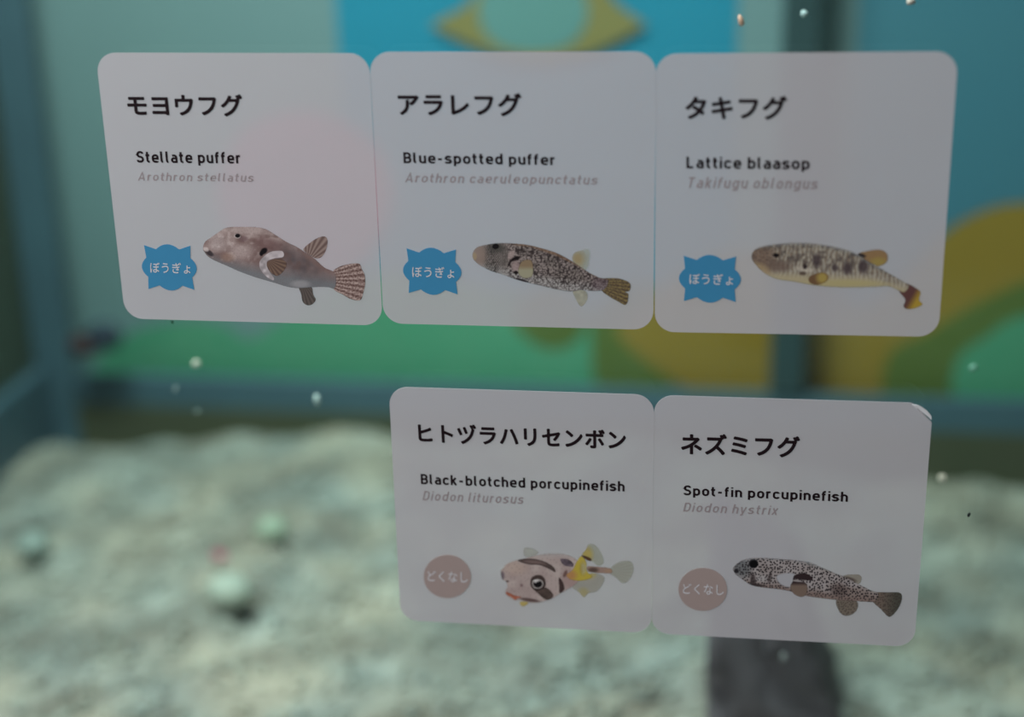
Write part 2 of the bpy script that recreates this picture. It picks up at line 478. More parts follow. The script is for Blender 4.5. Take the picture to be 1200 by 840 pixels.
# rubber clip in the back left corner
def clip():
    p = at(112, 398, YB - 0.035)
    root = empty('suction_clip', (p.x, p.y, p.z))
    tag(root, 'small dark rubber clip beside the back left corner of the tank', 'clip')
    for nm, dx, dz, rx, rz, m, lb in (('cup', 0.008, 0.003, 0.015, 0.012, 'navy_rubber', 'navy rubber cup'), ('hook', -0.009, -0.004, 0.014, 0.009, 'brown_rubber', 'reddish brown hook')):
        bm = bmesh.new(); bmesh.ops.create_uvsphere(bm, u_segments=20, v_segments=12, radius=1.0)
        for v in bm.verts:
            k = 1 - 0.25 * max(0, v.co.y)
            v.co = Vector((p.x + dx + v.co.x * rx * k, p.y + v.co.y * 0.012, p.z + dz + v.co.z * rz * k))
        bm_object(nm, bm, M[m], root, True)['label'] = lb
clip()

# ------------------------------------------------------------------ specks drifting in the water
def speck(x, y, depth, rx, rz, col, label, tilt=0.0, seed=1):
    p = at(x, y, depth)
    bm = bmesh.new(); bmesh.ops.create_icosphere(bm, subdivisions=2, radius=1.0)
    rs = np.random.RandomState(seed); k = rs.uniform(-3, 3, 3)
    c, s = math.cos(tilt), math.sin(tilt)
    for v in bm.verts:
        j = 1 + 0.2 * math.sin(float(np.array(v.co) @ k))
        a, b_ = v.co.x * rx * j, v.co.z * rz * j
        v.co = Vector((p.x + a * c - b_ * s, p.y + v.co.y * min(rx, rz) * j, p.z + a * s + b_ * c))
    o = bm_object('floating_speck', bm, principled('speck_mat', col, 0.7, 0.2, 300), None, True)
    return tag(o, label, 'particle', 'specks drifting in the water')
wht = (0.75, 0.8, 0.74)
speck(230, 425, 0.1215, 0.0019, 0.0017, (0.85, 0.84, 0.70), 'cream speck in front of the green field, left', seed=1)
speck(372, 468, 0.1013, 0.0014, 0.0026, (0.62, 0.78, 0.74), 'pale upright speck left of the lower labels', 0.1, seed=2)
speck(206, 455, 0.1148, 0.0007, 0.0019, (0.42, 0.52, 0.50), 'thin slanted grey speck in front of the dark strip, left', -0.5, seed=3)
speck(231, 482, 0.1283, 0.0013, 0.0006, (0.36, 0.44, 0.40), 'faint grey speck above the gravel edge, left', 0.2, seed=4)
speck(1105, 560, 0.1215, 0.0019, 0.0019, (0.66, 0.56, 0.46), 'tan speck right of the spot-fin label', seed=5)
speck(868, 25, 0.1013, 0.0012, 0.0024, (0.85, 0.50, 0.36), 'salmon speck above the lattice label, edge of the blue panel', 0.25, seed=6)
speck(943, 16, 0.1148, 0.0015, 0.0015, (0.50, 0.66, 0.66), 'pale blue speck in front of the dark upright joint', seed=7)
speck(1067, 2, 0.1148, 0.0018, 0.0014, (0.62, 0.52, 0.46), 'beige speck at the top edge, right of the upright joint', seed=8)
speck(919, 770, 0.1350, 0.0016, 0.0022, (0.36, 0.36, 0.36), 'grey speck in front of the dark rock', seed=9)
speck(1135, 603, 0.0200, 0.0006, 0.0009, (0.015, 0.02, 0.02), 'tiny black speck right of the spot-fin label', -0.3, seed=10)
speck(202, 377, 0.0200, 0.0005, 0.0009, (0.02, 0.10, 0.05), 'tiny dark green speck just under the stellate label', 0.2, seed=11)
speck(1141, 430, 0.1350, 0.0018, 0.0014, (0.30, 0.60, 0.46), 'light green speck in front of the green bush, right', 0.6, seed=12)

# ------------------------------------------------------------------ species labels
S = 0.1
YF = -0.0004        # front of the vinyl
def text_mesh(s, offset, space=1.0):
    c = bpy.data.curves.new('txt', 'FONT'); c.body = s; c.size = 1.0
    c.space_character = space; c.resolution_u = 3; c.fill_mode = 'FRONT'
    o = bpy.data.objects.new('txt', c); COL.objects.link(o)
    bpy.context.view_layer.update()
    me = bpy.data.meshes.new_from_object(o.evaluated_get(bpy.context.evaluated_depsgraph_get()))
    co = np.array([v.co[:2] for v in me.vertices]); fs = [tuple(p.vertices) for p in me.polygons]
    if offset and len(co):      # heavier strokes: the same letters laid over each other in a small ring
        ring = [(offset * math.cos(a), offset * math.sin(a)) for a in np.linspace(0, 2 * math.pi, 8, endpoint=False)] + [(0, 0)]
        n0 = len(co)
        fs = [tuple(i + k * n0 for i in f) for k in range(len(ring)) for f in fs]
        co = np.concatenate([np.column_stack([co + r, np.full(n0, float(k))]) for k, r in enumerate(ring)])
    bpy.data.objects.remove(o); bpy.data.curves.remove(c); bpy.data.meshes.remove(me)
    return co, fs

def fillet(pts, closed, n=5):
    out = []; N = len(pts)
    for i, p in enumerate(pts):
        r = p[2] if len(p) > 2 else 0
        P = np.array(p[:2], float)
        if r <= 0 or (not closed and i in (0, N - 1)): out.append(P); continue
        a = np.array(pts[i - 1][:2], float) - P; b = np.array(pts[(i + 1) % N][:2], float) - P
        la, lb = np.linalg.norm(a), np.linalg.norm(b); a /= la; b /= lb
        r = min(r, la * 0.5 if i > 1 or closed else la, lb * 0.5 if i < N - 2 or closed else lb)
        for k in range(n + 1):
            t = k / n; w = 0.62      # rounder than a plain parabola
            q = (1 - t) ** 2 * (P + a * r) + 2 * t * (1 - t) * w * P * 1.0 + t ** 2 * (P + b * r)
            out.append(q / ((1 - t) ** 2 + 2 * t * (1 - t) * w + t ** 2))
    return out
def bowl(x0=.08, y0=.08, x1=.50, y1=.65, r=.20): return ([(x0, y0, r), (x1, y0, r), (x1, y1, r), (x0, y1, r)], True)
O_ = lambda *p: (list(p), False)
C_ = lambda *p: (list(p), True)
GLYPHS = {
    'S': [O_((.51, .77), (.51, .92, .14), (.08, .92, .2), (.08, .52, .2), (.53, .49, .2), (.53, .08, .2), (.06, .08, .14), (.06, .22))],
    'B': [C_((.08, .08), (.54, .08, .2), (.54, .50, .2), (.08, .50)), C_((.08, .50), (.51, .50, .2), (.51, .92, .2), (.08, .92))],
    'L': [O_((.08, 1), (.08, .08), (.52, .08))],
    'A': [O_((.02, 0), (.32, .97), (.62, 0)), O_((.12, .28), (.52, .28))],
    'T': [O_((0, .92), (.58, .92)), O_((.29, .92), (.29, 0))],
    'D': [C_((.08, .08), (.56, .08, .24), (.56, .92, .24), (.08, .92))],
    'a': [O_((.10, .65), (.46, .65, .18), (.46, 0)), O_((.46, .40), (.07, .40, .14), (.07, .08, .14), (.46, .08, .1), (.46, .2))],
    'b': [O_((.08, 1), (.08, 0)), bowl()], 'd': [O_((.50, 1), (.50, 0)), bowl()],
    'p': [O_((.08, .73), (.08, -.22)), bowl()], 'o': [bowl()],
    'c': [O_((.46, .53), (.46, .65, .14), (.08, .65, .2), (.08, .08, .2), (.46, .08, .14), (.46, .20))],
    'e': [O_((.08, .36), (.50, .36), (.50, .65, .2), (.08, .65, .2), (.08, .08, .2), (.48, .08, .12), (.48, .15))],
    'f': [O_((.16, 0), (.16, .92, .15), (.36, .92)), O_((.03, .65), (.34, .65))],
    'g': [bowl(), O_((.50, .73), (.50, -.14, .16), (.10, -.14))],
    'h': [O_((.08, 1), (.08, 0)), O_((.08, .5), (.08, .65, .15), (.48, .65, .19), (.48, 0))],
    'n': [O_((.08, .73), (.08, 0)), O_((.08, .5), (.08, .65, .15), (.48, .65, .19), (.48, 0))],
    'i': [O_((.08, .73), (.08, 0)), O_((.08, .86), (.08, 1))],
    'k': [O_((.08, 1), (.08, 0)), O_((.45, .73), (.10, .31)), O_((.21, .42), (.47, 0))],
    'l': [O_((.08, 1), (.08, .08, .11), (.21, .08))],
    'r': [O_((.08, .73), (.08, 0)), O_((.08, .5), (.08, .65, .15), (.35, .65))],
    's': [O_((.43, .55), (.43, .65, .1), (.07, .65, .14), (.07, .37, .14), (.45, .36, .14), (.45, .08, .14), (.05, .08, .1), (.05, .17))],
    't': [O_((.18, .95), (.18, .08, .14), (.37, .08)), O_((.03, .65), (.37, .65))],
    'u': [O_((.08, .73), (.08, .08, .19), (.48, .08, .14), (.48, .25)), O_((.48, .73), (.48, 0))],
    'x': [O_((.03, .73), (.44, 0)), O_((.44, .73), (.03, 0))],
    'y': [O_((.02, .73), (.24, .05)), O_((.46, .73), (.20, -.14, .06), (.06, -.14))],
    '-': [O_((.04, .40), (.36, .40))],
}
def stroke_text(s, h, gap):
    """plain engineering-style letters drawn with one stroke width; cap height 1"""
    V, F = [], []; x = 0.0
    for ch, nxt in zip(s, s[1:] + 'm'):
        if ch == ' ': x += 0.34; continue
        wid = 0.0
        for lay, (pts, closed) in enumerate(GLYPHS[ch]):
            P = fillet(pts, closed); N = len(P); L_, R_ = [], []
            for i in range(N):
                a = P[i] - P[i - 1] if (closed or i > 0) else P[1] - P[0]
                b = P[(i + 1) % N] - P[i] if (closed or i < N - 1) else P[-1] - P[-2]
                a = a / (np.linalg.norm(a) + 1e-9); b = b / (np.linalg.norm(b) + 1e-9)
                na, nb = np.array([-a[1], a[0]]), np.array([-b[1], b[0]])
                m = na + nb; m = m / (np.linalg.norm(m) + 1e-9); k = h / max(0.45, m @ na)
                L_.append(P[i] + m * k); R_.append(P[i] - m * k)
            o = len(V)
            for l_, r_ in zip(L_, R_): V += [(l_[0] + x, l_[1], lay), (r_[0] + x, r_[1], lay)]
            for i in range(N if closed else N - 1):
                j = (i + 1) % N; F.append((o + 2 * i, o + 2 * i + 1, o + 2 * j + 1, o + 2 * j))
            wid = max(wid, max(p[0] for p in P))
        x += wid + 0.08 + gap - (0.05 if ch in 'frt' else 0) - (0.04 if nxt in 'ft' else 0)
    return np.array(V), F

def put_text(name, s, BL, BR, TL, mat, parent, offset=0.0, space=1.0, shear=0.0, y=YF - 0.00006, stroke=0.0, gap=0.18):
    co, fs = stroke_text(s, stroke, gap) if stroke else text_mesh(s, offset, space)
    if len(co) == 0: return None
    lo, hi = co.min(0), co.max(0)
    # the baseline stays put when the letters lean
    u = (co[:, 0] - lo[0]) / (hi[0] - lo[0]); v = (co[:, 1] - lo[1]) / (hi[1] - lo[1])
    bl, br, tl = (np.array(at(*q)) for q in (BL, BR, TL))
    W = bl + u[:, None] * (br - bl) + v[:, None] * (tl - bl)
    base = np.linalg.norm(tl - bl)
    e = (br - bl) / np.linalg.norm(br - bl)
    W = W + (v * base * shear)[:, None] * e
    W[:, 1] = y - (8e-6 * co[:, 2] if co.shape[1] > 2 else 0)
    return link_mesh(name, W.tolist(), fs, mat, parent)

def rounded(cx, cz, s, r, th, n=10):
    pts = []
    for k, (sx_, sz_) in enumerate(((1, 1), (-1, 1), (-1, -1), (1, -1))):
        for i in range(n + 1):
            a = math.pi / 2 * (k + i / n)
            x = sx_ * (s / 2 - r) + r * math.cos(a); z = sz_ * (s / 2 - r) + r * math.sin(a)
            pts.append((cx + x * math.cos(th) - z * math.sin(th), cz + x * math.sin(th) + z * math.cos(th)))
    return pts

def sheet(u, v, th, parent, r=0.0072, peel=False, size=0.9993):
    cx, cz = u * S, Z0 - v * S
    pts = rounded(cx, cz, S * size, r, -th)
    bm = bmesh.new()
    f = bm.faces.new([bm.verts.new((p[0], -0.00005, p[1])) for p in pts])
    r_ = bmesh.ops.extrude_face_region(bm, geom=[f])
    for g in r_['geom']:
        if isinstance(g, bmesh.types.BMVert): g.co.y = YF
    if peel:
        # slice near the top right corner, then lift and curl that corner towards the room
        n = Vector((1, 0, 1)).normalized()
        far = Vector((cx + S / 2, 0, cz + S / 2))
        for k in range(14):
            d = 0.0062 - 0.00022 * k
            bmesh.ops.bisect_plane(bm, geom=bm.verts[:] + bm.edges[:] + bm.faces[:], plane_co=far - n * d, plane_no=n)
        R = 0.00125
        for w_ in bm.verts:
            t = n.dot(w_.co - (far - n * 0.0062))
            if t > 0:
                a = t / R
                p0 = w_.co - n * t
                lift = R * (1 - math.cos(min(a, 2.7))); fwd = R * math.sin(min(a, 2.7))
                w_.co = p0 + n * fwd + Vector((0, -lift, 0))
    bmesh.ops.triangulate(bm, faces=[q for q in bm.faces if len(q.verts) > 4])
    return bm_object('sheet', bm, M['vinyl'], parent)

def badge_burst(L, R_, T, Bt, parent):
    l, r, t, b = (np.array(at(*q)) for q in (L, R_, T, Bt))
    c = (l + r + t + b) / 4; ux = (r - l) / 2; uy = (t - b) / 2
    pts = []
    def arc(p0, p1, p2, n=8):      # circular-looking lobe through three points
        for i in range(n + 1):
            s_ = i / n; a = (1 - s_) ** 2; b_ = 2 * s_ * (1 - s_); c_ = s_ ** 2
            q = (2 * p1[0] - (p0[0] + p2[0]) / 2, 2 * p1[1] - (p0[1] + p2[1]) / 2)
            pts.append((a * p0[0] + b_ * q[0] + c_ * p2[0], a * p0[1] + b_ * q[1] + c_ * p2[1]))
    arc((0.80, -0.42), (1.0, 0.0), (0.80, 0.42)); pts.append((0.84, 0.95))
    arc((0.42, 0.78), (0.0, 1.0), (-0.42, 0.78)); pts.append((-0.84, 0.95))
    arc((-0.80, 0.42), (-1.0, 0.0), (-0.80, -0.42)); pts.append((-0.84, -0.95))
    arc((-0.42, -0.78), (0.0, -1.0), (0.42, -0.78)); pts.append((0.84, -0.95))
    W = [c + ux * p[0] + uy * p[1] for p in pts]
    o = slab('badge', [(w_[0], w_[2]) for w_ in W], YF - 0.00012, YF - 0.00002, M['blue_ink'], parent)
    o['label'] = 'blue burst-shaped badge'
    return o

def badge_round(x0, x1, y0, y1, parent):
    c = np.array(at((x0 + x1) / 2, (y0 + y1) / 2)); ux = np.array(at(x1, (y0 + y1) / 2)) - c; uy = np.array(at((x0 + x1) / 2, y0)) - c
    W = [c + ux * math.cos(a) + uy * math.sin(a) for a in np.linspace(0, 2 * math.pi, 48, endpoint=False)]
    o = slab('badge', [(w_[0], w_[2]) for w_ in W], YF - 0.00012, YF - 0.00002, M['rose_ink'], parent)
    o['label'] = 'rose-grey round badge'
    return o

# ---- printed pictures: each piece is a fine flat mesh whose points carry the ink colour
def inside(P, poly):
    x, y = P[:, 0], P[:, 1]; r = np.zeros(len(P), bool); n = len(poly)
    for i in range(n):
        x0, y0 = poly[i]; x1, y1 = poly[(i + 1) % n]
        if y0 == y1: continue
        c = ((y0 > y) != (y1 > y)) & (x < (x1 - x0) * (y - y0) / (y1 - y0) + x0)
        r ^= c
    return r
def edge_dist(P, poly):
    d = np.full(len(P), 1e9)
    for i in range(len(poly)):
        a, b = poly[i], poly[(i + 1) % len(poly)]
        ab = b - a; L = ab @ ab
        if L < 1e-9: continue
        t = np.clip(((P - a) @ ab) / L, 0, 1)
        d = np.minimum(d, np.hypot(*(P - a - t[:, None] * ab).T))
    return d

def print_piece(name, parent, off, sc_, poly, fn, step=3.2, layer=0, feather=4.0, sm=True):
    """poly and fn work in the enlarged coordinates the picture was measured in"""
    pl = spline(poly, 5) if sm else np.asarray(poly, float)
    lo, hi = pl.min(0) - step, pl.max(0) + step
    xs = np.arange(lo[0], hi[0] + step, step); ys = np.arange(lo[1], hi[1] + step, step)
    X, Y = np.meshgrid(xs, ys); nx, ny = len(xs), len(ys)
    P = np.stack([X.ravel(), Y.ravel()], 1)
    ok = inside(P, pl)
    idx = np.arange(nx * ny).reshape(ny, nx)
    q = np.stack([idx[:-1, :-1], idx[:-1, 1:], idx[1:, 1:], idx[1:, :-1]], -1).reshape(-1, 4)
    q = q[ok[q].sum(1) >= 2]
    used = np.unique(q); remap = -np.ones(nx * ny, int); remap[used] = np.arange(len(used))
    P = P[used]; q = remap[q]; okk = ok[used]
    d = edge_dist(P, pl) * np.where(okk, 1, -1)
    rgb, al = fn(P)
    al = np.clip(al * np.clip(0.5 + d / feather, 0, 1), 0, 1)
    W = at_np(np.array(off) + P / sc_)
    W[:, 1] = YF - 0.00004 - 0.00003 * layer
    W -= np.array(parent_world(parent))
    me = bpy.data.meshes.new(name)
    me.vertices.add(len(W)); me.vertices.foreach_set('co', W.ravel())
    q = q[:, ::-1]
    me.loops.add(q.size); me.loops.foreach_set('vertex_index', q.ravel().astype(np.int32))
    me.polygons.add(len(q)); me.polygons.foreach_set('loop_start', (np.arange(len(q)) * 4).astype(np.int32))
    me.update(calc_edges=True)
    rgb = rgb * 0.80 + 0.20 * rgb.mean(1, keepdims=True)
    C = np.concatenate([np.clip(lin(rgb) / ILL, 0.002, 0.9), al[:, None]], 1)
    a_ = me.color_attributes.new('ink', 'FLOAT_COLOR', 'POINT'); a_.data.foreach_set('color', C.ravel())
    me.materials.append(M['print'])
    o = bpy.data.objects.new(name, me); COL.objects.link(o); o.parent = parent
    return o

def cc(P, c): return np.tile(np.array(c, float), (len(P), 1))
def mix(a, b, k): k = np.clip(k, 0, 1)[:, None]; return a * (1 - k) + np.array(b, float) * k
def ell(P, x, y, rx, ry, soft=0.3, ang=0.0):
    c, s = math.cos(ang), math.sin(ang); dx, dy = P[:, 0] - x, P[:, 1] - y
    r = np.hypot((dx * c + dy * s) / rx, (-dx * s + dy * c) / ry)
    return np.clip((1 - r) / soft + 0.5, 0, 1)
def nz(P, s, k=0): return vnoise(P[:, 0] / s + 50, P[:, 1] / s + 50, k)
def spots(P, cell, r, k=0, jit=0.8):
    """scattered dots: 1 inside a dot"""
    gx, gy = np.floor(P[:, 0] / cell), np.floor(P[:, 1] / cell); best = np.full(len(P), 9.0)
    for i in (-1, 0, 1):
        for j in (-1, 0, 1):
            cx = (gx + i + 0.5 + jit * (hash2(gx + i, gy + j, k) - 0.5)) * cell
            cy = (gy + j + 0.5 + jit * (hash2(gx + i, gy + j, k + 7) - 0.5)) * cell
            best = np.minimum(best, np.hypot(P[:, 0] - cx, P[:, 1] - cy) / (cell * r))
    return np.clip((1.25 - best) / 0.5, 0, 1)
def poly_mask(P, poly, soft=6):
    pl = spline(poly, 4); d = edge_dist(P, pl) * np.where(inside(P, pl), 1, -1)
    return np.clip(0.5 + d / soft, 0, 1)
def ramp_y(P, xs, ys):   # signed height above a polyline, positive below it in the picture
    return P[:, 1] - np.interp(P[:, 0], xs, ys)
def plain(col, alpha=1.0, var=0.0, s=20, k=0):
    def fn(P):
        n = (nz(P, s, k) - 0.5) * 2 * var
        return cc(P, col) * (1 + n)[:, None], np.full(len(P), alpha)
    return fn
def rays(c1, c2, ox, oy, freq, alpha=1.0, dots=0.0):
    def fn(P):
        a = np.arctan2(P[:, 1] - oy, P[:, 0] - ox)
        k = 0.5 + 0.5 * np.sin(a * freq)
        if dots: k = np.clip(k * 0.7 + dots * spots(P, 15, 0.35, 3), 0, 1)
        return mix(cc(P, c1), c2, k), np.full(len(P), alpha)
    return fn

def picture(parent, pieces, center, label):
    c = at(*center)
    root = empty('fish_picture', (c.x, YF, c.z), parent)
    root['label'] = label
    for p in pieces: print_piece(p[0], root, *p[1:])
    return root

# -- stellate puffer
O1, K1 = (230, 250), 5.714
def f1(P):
    c = mix(cc(P, (150, 128, 122)), (114, 88, 82), nz(P, 60, 1) * 1.3 - 0.3)
    low = ramp_y(P, [40, 150, 300, 500, 700, 950], [260, 290, 330, 370, 390, 430])
    mid = ramp_y(P, [40, 250, 400, 560, 720, 930], [230, 220, 190, 190, 260, 400])
    c = mix(c, (108, 84, 80), np.clip((mid + 20) / 70, 0, 1) * (0.35 + 0.55 * nz(P, 48, 2)))
    c = mix(c, (104, 110, 114), np.clip((low + 30) / 80, 0, 1) * 0.85)
    c = mix(c, (70, 66, 70), ell(P, 700, 330, 150, 75, 1.4, 0.45) * (0.35 + 0.4 * nz(P, 26, 8)))
    c = mix(c, (98, 74, 68), np.clip((nz(P, 30, 9) - 0.45) * 3, 0, 1) * ell(P, 560, 230, 260, 120, 1.0, 0.4) * 0.55)
    c = mix(c, (190, 174, 168), np.clip((nz(P, 22, 10) - 0.6) * 4, 0, 1) * ell(P, 250, 200, 240, 110, 1.0) * 0.5)
    c = mix(c, (140, 108, 92), ell(P, 215, 290, 45, 30, 0.8) * 0.7)
    c = mix(c, (182, 164, 158), ell(P, 300, 255, 70, 50, 0.9) * 0.6)
    c = mix(c, (176, 158, 152), ell(P, 330, 110, 150, 30, 0.9) * 0.5)
    c = mix(c, (184, 172, 168), ell(P, 150, 195, 60, 50, 0.9) * 0.5)
    c = mix(c, (96, 64, 62), ell(P, 480, 205, 90, 40, 0.8, 0.3) * 0.55)
    c = mix(c, (116, 88, 80), ell(P, 800, 310, 120, 28, 0.8, 0.65) * 0.6)
    c = mix(c, (40, 34, 38), ell(P, 90, 262, 34, 16, 0.5, 0.6) * 0.8)
    c = mix(c, (200, 186, 180), ell(P, 68, 238, 20, 14, 0.5, 0.5) * 0.8)
    c = mix(c, (110, 84, 84), ell(P, 318, 168, 28, 20, 0.7) * 0.8)
    c = mix(c, (94, 72, 70), spots(P, 15, 0.25, 5) * 0.16)
    c = mix(c, (18, 12, 16), np.clip(ell(P, 455, 250, 25, 18, 0.5, -0.7) + ell(P, 438, 268, 12, 14, 0.6), 0, 1))
    c = mix(c, (160, 155, 156), ell(P, 700, 470, 60, 24, 0.8) * 0.5)
    return c, np.ones(len(P))
PIC1 = [
    ('anal_fin', O1, K1, [(690, 480), (770, 488), (785, 540), (802, 575), (780, 605), (745, 612), (715, 590), (705, 540)], rays((92, 82, 76), (70, 62, 58), 700, 440, 40), 3.2, 0),
    ('dorsal_fin', O1, K1, [(720, 242), (770, 190), (820, 160), (860, 152), (880, 175), (875, 230), (850, 280), (820, 298), (780, 290)], rays((140, 118, 108), (98, 76, 70), 740, 330, 30), 3.2, 0),
    ('tail_fin', O1, K1, [(915, 395), (950, 360), (1010, 340), (1090, 333), (1110, 370), (1130, 410), (1133, 470), (1120, 530), (1100, 578), (1040, 572), (980, 540), (920, 500)], rays((170, 146, 136), (92, 66, 60), 760, 440, 60, 1.0, 0.5), 3.2, 0),
    ('body', O1, K1, [(48, 235), (60, 190), (100, 160), (150, 125), (200, 95), (280, 88), (400, 90), (470, 105), (530, 140), (600, 185), (680, 225), (740, 265), (800, 305), (860, 360), (932, 400), (930, 495), (880, 490), (800, 490), (700, 497), (620, 490), (520, 460), (400, 425), (290, 385), (200, 345), (120, 310), (80, 285), (58, 258)], f1, 3.0, 1),
    ('pectoral_fin', O1, K1, [(475, 330), (540, 302), (605, 325), (590, 380), (545, 415), (500, 390)], rays((118, 92, 74), (84, 62, 54), 470, 300, 30), 3.2, 2),
    ('pectoral_edge', O1, K1, [(425, 330), (440, 300), (480, 265), (520, 250), (580, 250), (586, 288), (530, 298), (482, 316), (476, 350), (500, 396), (524, 430), (515, 446), (470, 420), (432, 372)], plain((176, 165, 166), 0.85, 0.16), 3.2, 3),
    ('eye', O1, K1, [(255, 150), (262, 134), (280, 130), (300, 140), (304, 156), (285, 166), (265, 162)], lambda P: (mix(mix(cc(P, (104, 84, 82)), (176, 160, 154), ell(P, 276, 150, 24, 18, 0.3)), (14, 10, 14), ell(P, 280, 147, 17, 13, 0.4)), np.ones(len(P))), 2.6, 3),
]
# -- blue-spotted puffer
O2, K2 = (545, 270), 5.854
def f2(P):
    c = mix(cc(P, (144, 130, 124)), (118, 108, 100), nz(P, 40, 1))
    body = np.clip((P[:, 0] - 240) / 80, 0, 1)
    low = ramp_y(P, [100, 250, 450, 700, 950], [230, 260, 305, 350, 380])
    c = mix(c, (160, 158, 154), np.clip((low + 30) / 50, 0, 1) * 0.8)
    worm = np.clip(np.abs(nz(P, 13, 3) - 0.5) * -8 + 1.6, 0, 1)
    c = mix(c, (40, 32, 32), worm * body * (0.86 - 0.45 * np.clip(low / 40, 0, 1)))
    c = mix(c, (50, 42, 42), spots(P, 15, 0.3, 4) * body * 0.5)
    fine = 0.5 + 0.5 * np.sin(P[:, 0] * 0.42 + 2 * np.sin(P[:, 1] * 0.3))
    c = mix(c, (62, 60, 56), fine * ell(P, 205, 180, 85, 110, 0.6) * 0.85)
    hd = np.clip((260 - P[:, 0]) / 60, 0, 1) * np.clip((P[:, 0] - 120) / 50, 0, 1)
    c = mix(c, (44, 40, 38), (np.clip(np.abs(nz(P, 9, 21) - 0.5) * -8 + 1.5, 0, 1)) * hd * 0.75)
    c = mix(c, (60, 58, 54), ell(P, 215, 118, 60, 34, 0.7) * 0.6)
    c = mix(c, (132, 112, 100), ell(P, 100, 170, 45, 70, 0.8) * 0.8)
    c = mix(c, (152, 132, 96), ell(P, 66, 175, 16, 26, 0.5) * 0.7)
    c = mix(c, (126, 92, 66), np.clip(-ramp_y(P, [300, 450, 620, 760, 900, 1000], [98, 112, 170, 236, 320, 345]) / 14 + 0.3, 0, 1) * np.clip((P[:, 0] - 300) / 60, 0, 1) * 0.7)
    c = mix(c, (24, 16, 18), ell(P, 345, 192, 36, 14, 0.5, -0.35)); c = mix(c, (30, 20, 22), ell(P, 308, 220, 7, 30, 0.5, 0.5) * 0.8)
    c = mix(c, (160, 140, 134), ell(P, 318, 165, 20, 34, 0.5, 0.5) * 0.8)
    c = mix(c, (150, 128, 124), ell(P, 350, 245, 30, 40, 0.6) * 0.8)
    c = mix(c, (28, 22, 22), ell(P, 350, 286, 14, 12, 0.5)); c = mix(c, (46, 40, 42), ell(P, 392, 340, 48, 9, 0.5, 0.3))
    c = mix(c, (98, 78, 84), ell(P, 930, 365, 60, 50, 0.8) * 0.5)
    return c, np.ones(len(P))
PIC2 = [
    ('anal_fin', O2, K2, [(740, 405), (830, 412), (840, 470), (800, 520), (765, 480)], plain((164, 158, 128), 0.6, 0.1), 3.2, 0, 14),
    ('dorsal_fin', O2, K2, [(738, 205), (745, 155), (790, 135), (850, 125), (858, 180), (845, 250), (820, 272), (780, 245)], lambda P: (mix(cc(P, (158, 162, 138)), (156, 136, 92), ell(P, 775, 190, 45, 50, 1.2)), 0.4 + 0.45 * ell(P, 775, 200, 50, 60, 0.9)), 3.2, 0, 14),
    ('tail_fin', O2, K2, [(945, 332), (1040, 325), (1100, 340), (1135, 365), (1130, 410), (1098, 420), (1122, 436), (1105, 507), (1040, 480), (980, 445), (935, 405)], rays((132, 112, 62), (78, 62, 46), 820, 350, 70, 0.95, 0.6), 3.2, 0, 10),
    ('body', O2, K2, [(52, 165), (65, 130), (90, 110), (150, 95), (220, 85), (300, 85), (420, 95), (520, 118), (620, 148), (700, 188), (780, 238), (850, 285), (920, 320), (985, 335), (955, 402), (880, 412), (800, 405), (740, 415), (690, 412), (600, 395), (520, 375), (430, 355), (340, 330), (260, 300), (180, 275), (110, 240), (65, 205)], f2, 2.6, 1, 7),
    ('pectoral_fin', O2, K2, [(388, 212), (450, 200), (468, 250), (458, 312), (400, 322), (366, 282)], lambda P: (mix(cc(P, (134, 112, 82)), (150, 146, 116), np.clip((P[:, 1] - 240) / 30, 0, 1)), np.full(len(P), 0.92)), 3.2, 2, 10),
    ('eye', O2, K2, [(188, 108), (198, 92), (215, 88), (232, 98), (232, 116), (212, 126), (194, 120)], plain((20, 16, 18)), 2.6, 2, 6),
]
